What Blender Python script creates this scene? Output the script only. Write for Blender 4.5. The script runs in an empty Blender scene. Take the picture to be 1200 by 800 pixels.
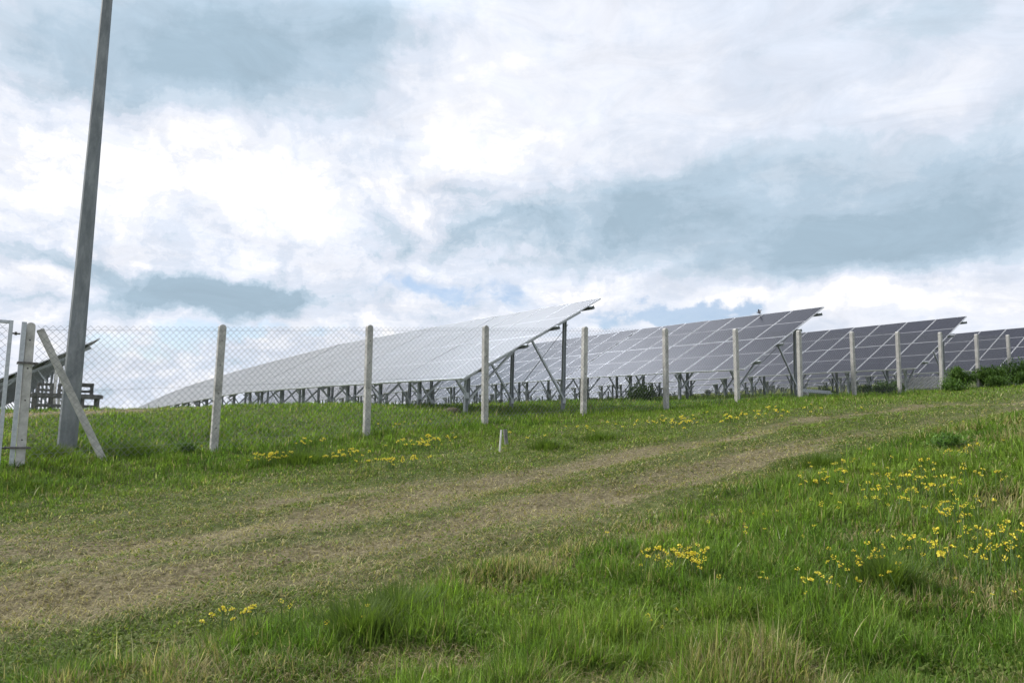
import bpy, math, random
import numpy as np
from mathutils import Vector, Matrix
R = math.radians
random.seed(7); rng = np.random.default_rng(11)
scene = bpy.context.scene
col = scene.collection

# ------------------------------------------------------------------ camera
PITCH, ROLL, FPX, EYE = R(7.0), R(0.8), 900.0, 1.6
cam_d = bpy.data.cameras.new('camera'); cam = bpy.data.objects.new('camera', cam_d); col.objects.link(cam)
cam_d.sensor_width = 36; cam_d.lens = 27; cam_d.clip_start = 0.05; cam_d.clip_end = 9000
CM = Matrix.Rotation(R(90) + PITCH, 3, 'X') @ Matrix.Rotation(ROLL, 3, 'Z')
cam.matrix_world = Matrix.Translation((0, 0, EYE)) @ CM.to_4x4()
scene.camera = cam
NM = np.array(CM); EY = np.array([0, 0, EYE])
def ray(px, py):
    return NM @ np.array([(px - 600) / FPX, -(py - 400) / FPX, -1.])

# ------------------------------------------------------------------ sky
SUN_AZ, SUN_EL = R(-72), R(44)          # azimuth from +Y, positive towards +X
world = bpy.data.worlds.new('World'); scene.world = world; world.use_nodes = True
wn = world.node_tree; wn.nodes.clear()
def N(t, **kw):
    n = wn.nodes.new(t)
    for k, v in kw.items(): setattr(n, k, v)
    return n
def L(a, b): wn.links.new(a, b)
def mathn(op, a, b=None, c=None, clamp=False):
    n = N('ShaderNodeMath', operation=op); n.use_clamp = clamp
    for i, v in enumerate((a, b, c)):
        if v is None: continue
        if isinstance(v, (int, float)): n.inputs[i].default_value = v
        else: L(v, n.inputs[i])
    return n.outputs[0]
def sky_pos(px, py):
    r = ray(px, py); r = r / np.linalg.norm(r)
    return math.degrees(math.atan2(r[0], r[1])), math.degrees(math.asin(r[2]))
tc = N('ShaderNodeTexCoord'); sep = N('ShaderNodeSeparateXYZ'); L(tc.outputs['Generated'], sep.inputs[0])
az = mathn('MULTIPLY', mathn('ARCTAN2', sep.outputs[0], sep.outputs[1]), 180 / math.pi)
el = mathn('MULTIPLY', mathn('ARCSINE', sep.outputs[2]), 180 / math.pi)
comb = N('ShaderNodeCombineXYZ'); L(az, comb.inputs[0]); L(el, comb.inputs[1])
# cloud-plane coordinates: clouds get flatter and smaller towards the horizon
elp = mathn('MAXIMUM', mathn('ADD', sep.outputs[2], 0.16), 0.05)
cp = N('ShaderNodeCombineXYZ'); L(mathn('DIVIDE', sep.outputs[0], elp), cp.inputs[0]); L(mathn('DIVIDE', sep.outputs[1], elp), cp.inputs[1])
def noise(vec, scale, detail, rough, dist=0.0, off=(0, 0, 0), stretch=(1, 1, 1), color=False):
    mp = N('ShaderNodeMapping'); L(vec, mp.inputs[0]); mp.inputs[1].default_value = off; mp.inputs[3].default_value = stretch
    n = N('ShaderNodeTexNoise', noise_dimensions='2D'); n.inputs['Scale'].default_value = scale; n.inputs['Detail'].default_value = detail
    n.inputs['Roughness'].default_value = rough; n.inputs['Distortion'].default_value = dist
    L(mp.outputs[0], n.inputs['Vector']); return n.outputs['Color' if color else 'Fac']
warp = noise(comb.outputs[0], 0.10, 7, 0.62, off=(3.1, 7.7, 0), color=True)
wsub = N('ShaderNodeVectorMath', operation='SUBTRACT'); L(warp, wsub.inputs[0]); wsub.inputs[1].default_value = (.5, .5, .5)
wsc = N('ShaderNodeVectorMath', operation='MULTIPLY'); L(wsub.outputs[0], wsc.inputs[0]); wsc.inputs[1].default_value = (10, 6.5, 0)
wadd = N('ShaderNodeVectorMath', operation='ADD'); L(comb.outputs[0], wadd.inputs[0]); L(wsc.outputs[0], wadd.inputs[1])
pos = wadd.outputs[0]
gain = .86
def blob(px, py, w, h, rot, amp, acc, vec=None, inner=0.0):
    """soft elliptical patch of sky round the direction of one cloud; w, h are half sizes in degrees"""
    a, e = (px, py) if vec == 'abs' else sky_pos(px, py)
    mp = N('ShaderNodeMapping', vector_type='TEXTURE'); L(pos, mp.inputs[0])
    mp.inputs[1].default_value = (a, e, 0); mp.inputs[2].default_value = (0, 0, R(rot)); mp.inputs[3].default_value = (w, h, 1)
    ln = N('ShaderNodeVectorMath', operation='LENGTH'); L(mp.outputs[0], ln.inputs[0])
    mr = N('ShaderNodeMapRange', interpolation_type='SMOOTHERSTEP'); L(ln.outputs['Value'], mr.inputs[0])
    mr.inputs[1].default_value = 1.0; mr.inputs[2].default_value = inner; mr.inputs[3].default_value = 0; mr.inputs[4].default_value = 1
    return mathn('MULTIPLY_ADD', mr.outputs[0], amp * gain, acc)
# brightness field: 0 = grey-blue cloud base, 1 = lit white cloud
bf = 0.72
for b in [
    (120, 40, 17, 7.5, 4, -.55), (350, 60, 15, 9, 2, -.60), (230, 110, 9, 4.5, 0, -.25), (450, 20, 6, 6, 30, -.25),
    (120, 210, 16, 6, 0, .30), (330, 210, 15, 7, -8, .30), (560, 110, 8, 9, 25, .32), (500, 230, 5.5, 5, 20, .25),
    (700, 60, 9, 8, 0, .10), (620, 160, 8, 4, 12, .12),
    (690, 262, 17, 5.2, -4, -.42), (850, 215, 20, 4.6, 9, -.50), (1060, 255, 17, 6.5, 2, -.55), (900, 290, 21, 3.6, -3, -.42), (1180, 200, 12, 8, 10, -.30),
    (560, 280, 7, 3.6, 0, -.30), (450, 270, 5.0, 2.4, 8, -.42),
    (760, 150, 12, 3.5, 14, -.06), (930, 150, 13, 3.2, 12, .10), (1120, 110, 11, 3.2, 17, .14), (960, 60, 12, 7, 0, -.22), (1150, 40, 12, 6, 0, -.34),
    (240, 346, 12, 2.5, -2, -1.25), (352, 341, 4.6, 1.6, -4, -.8), (60, 305, 6.5, 1.5, -3, -.42), (20, 355, 8, 2.0, 0, -.12),
    (690, 333, 7, 2.0, 0, .34), (1010, 345, 11, 2.6, 0, .42), (870, 345, 5, 1.3, 0, .30), (1180, 350, 6, 1.6, 0, .10),
]: bf = blob(*b, bf)
for b in [(-15, 46, 42, 16, 0, -.15), (60, 45, 40, 24, 0, -.25), (-90, 40, 45, 26, 0, -.1)]: bf = blob(*b, bf, 'abs')
n1 = noise(cp.outputs[0], 1.5, 9, 0.60, 0.3, off=(1.3, 4.2, 0))
n2 = noise(cp.outputs[0], 5.5, 8, 0.62, 0.4, off=(8.3, 1.2, 0))
bf = mathn('MULTIPLY_ADD', mathn('SUBTRACT', n1, 0.5), 0.55, bf)
bf = mathn('MULTIPLY_ADD', mathn('SUBTRACT', n2, 0.5), 0.43, bf)
vor = N('ShaderNodeTexVoronoi', feature='F1', voronoi_dimensions='2D'); vor.inputs['Scale'].default_value = .30; vor.inputs['Detail'].default_value = 4.5; vor.inputs['Roughness'].default_value = .62; 
vor.normalize = True
w2 = N('ShaderNodeVectorMath', operation='MULTIPLY'); L(pos, w2.inputs[0]); w2.inputs[1].default_value = (.8, 1.25, 0); L(w2.outputs[0], vor.inputs['Vector'])
puffm = N('ShaderNodeMapRange', interpolation_type='SMOOTHSTEP'); L(az, puffm.inputs[0]); puffm.inputs[1].default_value = 16; puffm.inputs[2].default_value = -4; puffm.inputs[3].default_value = .28; puffm.inputs[4].default_value = 1
puffe = N('ShaderNodeMapRange', interpolation_type='SMOOTHSTEP'); L(el, puffe.inputs[0]); puffe.inputs[1].default_value = 25; puffe.inputs[2].default_value = 17; puffe.inputs[3].default_value = .25; puffe.inputs[4].default_value = 1
bf = mathn('ADD', bf, mathn('MULTIPLY', mathn('MULTIPLY_ADD', vor.outputs['Distance'], -1.25, .36), mathn('MULTIPLY', puffm.outputs[0], puffe.outputs[0])))
cr = N('ShaderNodeValToRGB'); L(bf, cr.inputs[0]); cr.color_ramp.interpolation = 'EASE'
els = cr.color_ramp.elements
els[0].position = 0.0; els[0].color = (.375, .495, .60, 1)
els[1].position = 1.0; els[1].color = (1.0, 1.0, 1.02, 1)
for p, c in ((.22, (.455, .575, .69, 1)), (.42, (.57, .67, .78, 1)), (.60, (.70, .76, .87, 1)), (.82, (.84, .87, .95, 1))):
    e_ = els.new(p); e_.color = c
# clear blue gaps low in the sky
gap = 0.0; gain = 1.0
for b in [(190, 405, 10, 2.2, 8, .8), (470, 335, 7, 2.4, 0, .8), (760, 366, 12, 1.8, 0, 1.0), (330, 392, 8, 1.6, 0, .7), (560, 345, 6, 2, 0, .7), (100, 440, 9, 2, 0, .3), (850, 372, 6, 1.6, 0, .9)]:
    gap = blob(*b, gap)
n3 = noise(comb.outputs[0], 0.33, 8, 0.62, 0.3, off=(5, 2, 0), stretch=(.7, 1.3, 1))
gm = N('ShaderNodeMapRange', interpolation_type='SMOOTHSTEP'); L(mathn('MULTIPLY', gap, mathn('MULTIPLY_ADD', n3, -3.0, 2.35)), gm.inputs[0])
gm.inputs[1].default_value = 0.22; gm.inputs[2].default_value = 0.85; gm.inputs[4].default_value = 0.72
sky = N('ShaderNodeTexSky', sky_type='NISHITA'); sky.sun_disc = False
sky.sun_elevation = SUN_EL; sky.sun_rotation = SUN_AZ; sky.air_density = 1.0; sky.dust_density = 1.2; sky.ozone_density = 1.5
skyb = N('ShaderNodeVectorMath', operation='MULTIPLY'); L(sky.outputs[0], skyb.inputs[0]); skyb.inputs[1].default_value = (1.16, 1.19, 1.26)
sdir = Vector((math.sin(SUN_AZ) * math.cos(SUN_EL), math.cos(SUN_AZ) * math.cos(SUN_EL), math.sin(SUN_EL)))
dt = N('ShaderNodeVectorMath', operation='DOT_PRODUCT'); L(tc.outputs['Generated'], dt.inputs[0]); dt.inputs[1].default_value = (math.sin(R(-22)) * math.cos(R(38)), math.cos(R(-22)) * math.cos(R(38)), math.sin(R(38)))   # bright patch added above the view to brighten front-row panel reflections
glow = mathn('POWER', mathn('MAXIMUM', dt.outputs['Value'], 0.0), 55.0)
n4 = noise(comb.outputs[0], 0.22, 9, 0.66, 0.6, off=(11, 3, 0), stretch=(.55, 1.5, 1))
dm = N('ShaderNodeVectorMath', operation='SCALE'); L(cr.outputs[0], dm.inputs[0]); L(mathn('MULTIPLY_ADD', n4, .34, .815), dm.inputs['Scale'])
cs = N('ShaderNodeVectorMath', operation='SCALE'); L(dm.outputs[0], cs.inputs[0])
elup = N('ShaderNodeMapRange', interpolation_type='SMOOTHSTEP'); L(el, elup.inputs[0]); elup.inputs[1].default_value = 29; elup.inputs[2].default_value = 42; elup.inputs[3].default_value = 0; elup.inputs[4].default_value = 1
CLOUD = 8.8
L(mathn('MULTIPLY', mathn('ADD', mathn('MULTIPLY_ADD', glow, 0.10, 1.0), mathn('MULTIPLY', elup.outputs[0], mathn('MULTIPLY_ADD', glow, 22.0, -0.45))), CLOUD), cs.inputs['Scale'])  # sky above the view dimmed to darken panel reflections, except at the added glow
mx = N('ShaderNodeMix', data_type='RGBA'); L(gm.outputs[0], mx.inputs['Factor']); L(cs.outputs[0], mx.inputs['A']); L(skyb.outputs[0], mx.inputs['B'])
bg = N('ShaderNodeBackground'); bg.inputs['Strength'].default_value = 0.1; L(mx.outputs['Result'], bg.inputs['Color'])
wo = N('ShaderNodeOutputWorld'); L(bg.outputs[0], wo.inputs[0])

# ------------------------------------------------------------------ sun (veiled by cloud)
sd = bpy.data.lights.new('sun', 'SUN'); sd.energy = 3.3; sd.angle = R(10); sd.color = (1, .95, .88)
sun = bpy.data.objects.new('sun', sd); col.objects.link(sun)
sun.rotation_euler = sdir.to_track_quat('Z', 'Y').to_euler()
scene.view_settings.view_transform = 'Standard'; scene.view_settings.look = 'None'
scene.view_settings.gamma = 1; scene.view_settings.use_curve_mapping = False
scene.view_settings.exposure = 0.3
scene.render.resolution_x = 1024; scene.render.resolution_y = 682

# ------------------------------------------------------------------ helpers
def tag(o, label=None, cat=None, group=None, kind=None):
    if label: o['label'] = label
    if cat: o['category'] = cat
    if group: o['group'] = group
    if kind: o['kind'] = kind
    return o
def empty(name, loc, rot=(0, 0, 0)):
    o = bpy.data.objects.new(name, None); col.objects.link(o); o.location = loc; o.rotation_euler = rot
    o.empty_display_size = .2; return o
def children(o): return [c for c in bpy.data.objects if c.parent == o]
TREE = {}
def copy_tree(o, tree, parent=None):
    c = o.copy(); TREE.setdefault(parent, []).append(c) if parent is not None else None; col.objects.link(c); c.parent = parent
    for ch, sub in tree: copy_tree(ch, sub, c)
    return c
def tree_of(o): return [(c, tree_of(c)) for c in children(o)]

class MB:
    def __init__(s): s.v = []; s.f = []; s.m = []
    def add(s, vs, fs, mat=0):
        o = len(s.v); s.v += [tuple(v) for v in vs]; s.f += [tuple(i + o for i in f) for f in fs]; s.m += [mat] * len(fs)
    def box(s, c, d, M=None, mat=0):
        vs = [Vector((c[0] + sx * d[0] / 2, c[1] + sy * d[1] / 2, c[2] + sz * d[2] / 2)) for sx in (-1, 1) for sy in (-1, 1) for sz in (-1, 1)]
        if M is not None: vs = [M @ v for v in vs]
        s.add(vs, [(0, 1, 3, 2), (4, 6, 7, 5), (0, 4, 5, 1), (2, 3, 7, 6), (0, 2, 6, 4), (1, 5, 7, 3)], mat)
    def prism(s, prof, a, b, up=(0, 0, 1), mat=0, scale_b=1.0):
        """extrude a closed 2-D profile from a to b; profile x lies across, y along 'up'"""
        a, b = Vector(a), Vector(b); d = (b - a).normalized(); up = Vector(up)
        x = up.cross(d)
        if x.length < 1e-4: x = Vector((1, 0, 0)).cross(d)
        x.normalize(); y = d.cross(x)
        n = len(prof)
        vs = [a + x * p[0] + y * p[1] for p in prof] + [b + x * p[0] * scale_b + y * p[1] * scale_b for p in prof]
        fs = [(i, (i + 1) % n, n + (i + 1) % n, n + i) for i in range(n)]
        s.add(vs, fs + [tuple(range(n - 1, -1, -1)), tuple(range(n, 2 * n))], mat)
    def tube(s, a, b, r, n=8, r2=None, mat=0):
        s.prism([(r * math.cos(2 * math.pi * i / n), r * math.sin(2 * math.pi * i / n)) for i in range(n)], a, b, mat=mat, scale_b=(r2 / r if r2 else 1))
    def build(s, name, mats, parent=None, smooth=False, bevel=0):
        me = bpy.data.meshes.new(name); me.from_pydata(s.v, [], s.f)
        for m in (mats if isinstance(mats, (list, tuple)) else [mats]): me.materials.append(m)
        me.polygons.foreach_set('material_index', s.m)
        if smooth: me.polygons.foreach_set('use_smooth', [True] * len(s.f))
        me.update()
        o = bpy.data.objects.new(name, me); col.objects.link(o); o.parent = parent
        if bevel:
            b = o.modifiers.new('bevel', 'BEVEL'); b.width = bevel; b.segments = 2; b.limit_method = 'ANGLE'
        return o
def cprof(w, h, t, lip=0.0):
    p = [(-w / 2, -h / 2), (w / 2, -h / 2), (w / 2, -h / 2 + t), (-w / 2 + t, -h / 2 + t), (-w / 2 + t, h / 2 - t), (w / 2, h / 2 - t), (w / 2, h / 2), (-w / 2, h / 2)]
    return p
def rprof(w, h): return [(-w / 2, -h / 2), (w / 2, -h / 2), (w / 2, h / 2), (-w / 2, h / 2)]

# ------------------------------------------------------------------ materials
def mat(name, base=(.5, .5, .5), rough=.6, metal=0.0, spec=.5):
    m = bpy.data.materials.new(name); m.use_nodes = True
    b = m.node_tree.nodes['Principled BSDF']
    b.inputs['Base Color'].default_value = (*base, 1); b.inputs['Roughness'].default_value = rough
    b.inputs['Metallic'].default_value = metal; b.inputs['Specular IOR Level'].default_value = spec
    return m, m.node_tree, b
def mottled(name, c1, c2, scale=8, rough=.8, metal=0, detail=6, bump=.2, bscale=60, stretch=(1, 1, 1), c3=None, bdist=.01):
    m, nt, b = mat(name, c1, rough, metal)
    t = nt.nodes.new('ShaderNodeTexCoord'); mp = nt.nodes.new('ShaderNodeMapping'); mp.inputs[3].default_value = stretch
    oi = nt.nodes.new('ShaderNodeObjectInfo'); ad = nt.nodes.new('ShaderNodeVectorMath'); ad.operation = 'MULTIPLY_ADD'; ad.inputs[1].default_value = (37, 19, 23)
    nt.links.new(oi.outputs['Random'], ad.inputs[0]); nt.links.new(t.outputs['Object'], ad.inputs[2]); nt.links.new(ad.outputs[0], mp.inputs[0])
    n = nt.nodes.new('ShaderNodeTexNoise'); n.inputs['Scale'].default_value = scale; n.inputs['Detail'].default_value = detail; n.inputs['Roughness'].default_value = .65
    nt.links.new(mp.outputs[0], n.inputs['Vector'])
    r = nt.nodes.new('ShaderNodeValToRGB'); r.color_ramp.elements[0].position = .35; r.color_ramp.elements[1].position = .65
    r.color_ramp.elements[0].color = (*c1, 1); r.color_ramp.elements[1].color = (*c2, 1)
    if c3: e = r.color_ramp.elements.new(.5); e.color = (*c3, 1)
    nt.links.new(n.outputs['Fac'], r.inputs[0]); nt.links.new(r.outputs[0], b.inputs['Base Color'])
    if bump:
        n2 = nt.nodes.new('ShaderNodeTexNoise'); n2.inputs['Scale'].default_value = bscale; n2.inputs['Detail'].default_value = 4
        nt.links.new(mp.outputs[0], n2.inputs['Vector'])
        bp = nt.nodes.new('ShaderNodeBump'); bp.inputs['Strength'].default_value = bump; bp.inputs['Distance'].default_value = bdist
        nt.links.new(n2.outputs['Fac'], bp.inputs['Height']); nt.links.new(bp.outputs[0], b.inputs['Normal'])
    return m
M_conc = mottled('concrete', (.42, .415, .395), (.63, .62, .59), 9, .9, c3=(.53, .52, .50), bump=.5, bscale=45)
M_pole = mottled('weathered_pole', (.15, .17, .185), (.29, .31, .325), 7, .62, metal=.15, c3=(.21, .23, .245), bump=.15, bscale=90, stretch=(1, 1, .35))
M_galv = mottled('galvanised_steel', (.40, .43, .46), (.55, .58, .61), 22, .42, metal=.4, bump=.05)
M_wire = mottled('wire', (.18, .19, .20), (.28, .29, .30), 30, .65, metal=.2, bump=0)
M_alu = mottled('aluminium_frame', (.62, .63, .65), (.72, .73, .75), 5, .35, metal=.5, bump=0)
M_dark = mottled('dark_backsheet', (.012, .014, .022), (.02, .023, .032), 2, .5, bump=0)
M_hole = mat('hole_dark', (.03, .03, .03), .9)[0]
M_white = mottled('white_paint', (.70, .69, .66), (.82, .81, .78), 14, .6, bump=.1)
M_wood = mottled('grey_timber', (.09, .09, .085), (.19, .185, .175), 6, .85, stretch=(6, 1, 1), bump=.4, bscale=30)
M_rust = mottled('bolt_steel', (.10, .09, .09), (.2, .19, .18), 40, .6, metal=.6, bump=0)
def glass_mat(name, ior, sheen, r0, r1):
    m, nt, b = mat(name, (.035, .035, .05), .14)
    t = nt.nodes.new('ShaderNodeTexCoord'); s = nt.nodes.new('ShaderNodeSeparateXYZ'); nt.links.new(t.outputs['Object'], s.inputs[0])
    def mth(op, a, b_=None):
        n = nt.nodes.new('ShaderNodeMath'); n.operation = op
        for i, v in enumerate((a, b_)):
            if v is None: continue
            if isinstance(v, (int, float)): n.inputs[i].default_value = v
            else: nt.links.new(v, n.inputs[i])
        return n.outputs[0]
    def lines(c, step, w):   # thin line every step
        f = mth('FRACT', mth('DIVIDE', mth('ADD', c, 100 * step), step))
        return mth('LESS_THAN', f, w / step)
    gx = lines(mth('ADD', s.outputs[1], .002), .1812, .004)          # across (object y)
    gy = lines(mth('ADD', s.outputs[0], .0015), .0930, .003)
    mid = mth('LESS_THAN', mth('ABSOLUTE', s.outputs[0]), .011)
    cell = mth('MAXIMUM', gx, gy)
    mix1 = nt.nodes.new('ShaderNodeMix'); mix1.data_type = 'RGBA'
    nz = nt.nodes.new('ShaderNodeTexNoise'); nz.inputs['Scale'].default_value = 3.5; nz.inputs['Detail'].default_value = 3; nt.links.new(t.outputs['Object'], nz.inputs['Vector'])
    cr_ = nt.nodes.new('ShaderNodeValToRGB'); nt.links.new(nz.outputs['Fac'], cr_.inputs[0])
    cr_.color_ramp.elements[0].color = (.015, .018, .030, 1); cr_.color_ramp.elements[1].color = (.027, .030, .046, 1)
    nt.links.new(mth('MULTIPLY', cell, .55), mix1.inputs['Factor']); nt.links.new(cr_.outputs[0], mix1.inputs['A']); mix1.inputs['B'].default_value = (.17, .17, .19, 1)
    mix2 = nt.nodes.new('ShaderNodeMix'); mix2.data_type = 'RGBA'
    nt.links.new(mid, mix2.inputs['Factor']); nt.links.new(mix1.outputs['Result'], mix2.inputs['A']); mix2.inputs['B'].default_value = (.50, .51, .54, 1)
    nt.links.new(mix2.outputs['Result'], b.inputs['Base Color'])
    n2 = nt.nodes.new('ShaderNodeTexNoise'); n2.inputs['Scale'].default_value = 1.4; n2.inputs['Detail'].default_value = 4; nt.links.new(t.outputs['Object'], n2.inputs['Vector'])
    mr = nt.nodes.new('ShaderNodeMapRange'); nt.links.new(n2.outputs['Fac'], mr.inputs[0]); mr.inputs[3].default_value = r0; mr.inputs[4].default_value = r1
    nt.links.new(mr.outputs[0], b.inputs['Roughness'])
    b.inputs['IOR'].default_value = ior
    b.inputs['Sheen Weight'].default_value = sheen; b.inputs['Sheen Roughness'].default_value = .28; b.inputs['Sheen Tint'].default_value = (.95, .93, .90, 1)   # film of dust; sheen raised on the front row to paint its glare
    return m
M_glass = glass_mat('panel_glass', 1.31, .12, .16, .26)
M_glass_glare = glass_mat('panel_glass_glare', 1.62, 1.0, .26, .36)  # front-row copy of the glass, sheen and reflectivity raised to paint in glare

# ------------------------------------------------------------------ terrain height
U = np.array([-.578, .816]); V = np.array([.816, .578]); ROTZ = math.atan2(.578, .816)
UV = lambda u, v: (u * U[0] + v * V[0], u * U[1] + v * V[1])
def sstep(a, b, x): t = np.clip((x - a) / (b - a), 0, 1); return t * t * (3 - 2 * t)
def prior(x, y):
    u = x * U[0] + y * U[1]; v = x * V[0] + y * V[1]
    uu = np.where(u < 15, u, 15 + 3 * np.tanh((u - 15) / 12))
    vv = np.where(v < 22, v, 22 + 40 * np.tanh((v - 22) / 60))
    vv = np.where(vv > -8, vv, -8 + 20 * np.tanh((vv + 8) / 20))
    uu = np.maximum(uu, -25 + 0 * uu)
    X = uu * U[0] + vv * V[0]; Y = uu * U[1] + vv * V[1]
    z = .05 + .03 * X + .115 * Y
    d = np.hypot(x, y)
    k = sstep(0, 30, v); k = sstep(75 + 35 * k, 230 + 60 * k, d)
    z = z * (1 - k) + (-14.) * k
    hill = sstep(92, 116, d) * (1 - sstep(150, 300, d)) * sstep(R(3), R(12), np.arctan2(x, y)) * (1 - sstep(R(60), R(90), np.arctan2(x, y)))
    return z + hill * (1.6 + .076 * d - z)                            # low rise behind the right-hand rows
def onplane(px, py, c, ax):
    r = ray(px, py); t = c / float(r[:2] @ ax); return EY + r * t
FENCE_S = [.69, 3.28, 5.9, 8.43, 11.0, 13.58, 16.21, 18.93, 21.62, 24.23, 26.98, 29.66, 32.33]
FENCE_B = [1.10, 1.31, 1.52, 1.82, 2.06, 2.28, 2.50, 2.71, 2.89, 3.10, 3.30, 3.48, 3.68]
FENCE_T = [3.11, 3.33, 3.57, 3.80, 4.02, 4.23, 4.46, 4.66, 4.87, 5.10, 5.33, 5.50, 5.71]
def lerp(xs, zs): return lambda u: float(np.interp(u, xs, zs))
ROWS = [  # v of the low edge, u of the near end, count, low edge height profile
    ('leftmost', -.42, 29.4, 4, lerp([29, 40, 62], [2.50, 2.45, 1.9])),
    ('front', 8.84, 14.35, 8, lerp([14.4, 22.5, 30, 38, 44, 52, 60, 68, 80], [2.84, 3.02, 3.16, 3.05, 2.95, 2.78, 2.50, 2.0, 1.2])),
    ('second', 18.03, 14.0, 7, lerp([14, 22, 30, 38, 46, 60, 72], [3.58, 3.72, 3.78, 3.74, 3.66, 3.4, 3.0])),
    ('third', 27.28, 13.8, 7, lerp([14, 22, 30, 46, 60, 72], [4.17, 4.26, 4.30, 4.2, 4.0, 3.7])),
    ('fourth', 36.5, 13.8, 7, lerp([14, 22, 30, 46, 60, 72], [4.75, 4.82, 4.85, 4.75, 4.5, 4.2])),
    ('fifth', 45.7, 20.0, 6, lerp([14, 30, 46, 60, 72], [5.3, 5.38, 5.2, 5.0, 4.8])),
    ('sixth', 54.9, 22.0, 6, lerp([22, 46, 72], [5.9, 5.9, 5.6])),
    ('seventh', 64.1, 26.0, 6, lerp([22, 46, 72], [6.5, 6.5, 6.2])),
]
TP = 8.19
CP = []
for s, z in zip(FENCE_S, FENCE_B): CP.append((*UV(12.8, s), z))
for (w, v, u0, n, f) in ROWS:
    for k in range(0, n + 1, 1):
        u = u0 + k * TP
        CP.append((*UV(u, v + .5), f(u) - .80)); CP.append((*UV(u, v + 3.4), f(u) - .72))
for px, py in [(0, 480), (75, 481), (150, 482.5), (200, 480.5), (300, 476), (390, 474)]:
    p = onplane(px, py, 20.0, U); CP.append(tuple(p))
CP = np.array(CP)
CP = CP[[i for i in range(len(CP)) if all(np.hypot(*(CP[i, :2] - CP[j, :2])) > 1.2 for j in range(i))]]
def Kf(a, b):
    d2 = ((a[:, None, :] - b[None, :, :]) ** 2).sum(-1); return np.exp(-d2 / (2 * 5.5 ** 2))
_K = Kf(CP[:, :2], CP[:, :2]) + np.eye(len(CP)) * .012
WT = np.linalg.solve(_K, CP[:, 2] - prior(CP[:, 0], CP[:, 1]))
_perm = np.random.default_rng(5).random((256, 256))
def vnoise(x, y, s, o=0):
    x = np.asarray(x) * s + 31.7 * o; y = np.asarray(y) * s + 17.3 * o
    xi = np.floor(x).astype(int); yi = np.floor(y).astype(int); fx = x - xi; fy = y - yi
    fx = fx * fx * (3 - 2 * fx); fy = fy * fy * (3 - 2 * fy); g = lambda a, b: _perm[a & 255, b & 255]
    return (g(xi, yi) * (1 - fx) + g(xi + 1, yi) * fx) * (1 - fy) + (g(xi, yi + 1) * (1 - fx) + g(xi + 1, yi + 1) * fx) * fy
def fbm(x, y, s, o=0, n=4):
    t = 0; a = .5
    for i in range(n): t = t + a * vnoise(x, y, s * 2 ** i, o + i); a *= .5
    return t / (1 - .5 ** n)
def height(x, y):
    x = np.atleast_1d(np.asarray(x, float)); y = np.atleast_1d(np.asarray(y, float)); out = np.empty_like(x)
    for i in range(0, len(x), 60000):
        a, b = x[i:i + 60000], y[i:i + 60000]
        z = prior(a, b) + Kf(np.stack([a, b], 1), CP[:, :2]) @ WT
        u = a * U[0] + b * U[1]; v = a * V[0] + b * V[1]
        near = 1 - sstep(25, 60, np.hypot(a, b))
        z += near * (.09 * (fbm(a, b, .55, 3, 4) - .5) + .05 * (fbm(a, b, 2.3, 9, 2) - .5))
        z -= near * .05 * (np.exp(-((u - 7.65) / .35) ** 2) + np.exp(-((u - 6.15) / .4) ** 2))
        z += near * .16 * np.exp(-((u - 3.6) / 1.3) ** 2) * sstep(5, 11, v)      # low bank on the near side
        out[i:i + 60000] = z
    return out
def H(x, y): return float(height([x], [y])[0])
def ground_at(px, py, tmax=120):
    """point of the ground that a direction from the eye meets"""
    r = ray(px, py); t = np.linspace(2.5, tmax, 4000); P = EY[None] + r[None] * t[:, None]
    below = P[:, 2] < height(P[:, 0], P[:, 1]); i = int(np.argmax(below))
    return P[i]

# dryness of the ground: mown track, worn ruts, bare path behind the fence
def dryness(x, y):
    u = x * U[0] + y * U[1]; v = x * V[0] + y * V[1]
    n = fbm(x, y, 1.1, 20, 4) - .5; n2 = fbm(v * .35, u * 1.6, 1.0, 27, 4) - .5
    wide = 1 - sstep(4, 12, v)                                     # left part: one broad worn strip
    uu = u + n * .8
    edge_lo = 4.55 + .09 * np.clip(v, 0, 14); edge_hi = 7.0 + 2.3 * wide
    strip = sstep(edge_lo - .25, edge_lo + .35, uu) * (1 - sstep(edge_hi - .1, edge_hi + 1.6, uu))
    ruts = np.exp(-((uu - 7.65) / .34) ** 2) + np.exp(-((uu - 6.15) / .45) ** 2)
    d = strip * (.05 + .24 * wide) + ruts * (.52 - .16 * wide)
    d = d + n2 * 1.1 * strip + n * .35 * strip
    # dirt path inside the fence on the left
    path = np.exp(-((u - 18.2 - .25 * (v - 1)) / .8) ** 2) * (1 - sstep(3.0, 5.5, v)) + .7 * np.exp(-((u - 15.6 + .12 * v) / .7) ** 2) * (1 - sstep(-1.0, 1.5, v))
    d = np.maximum(d, path * (1.0 + n))
    patch = sstep(.62, .72, fbm(x, y, .8, 41, 3)) * (u < 4.8) * .45
    return np.clip(np.maximum(d, patch), 0, 1)

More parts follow.
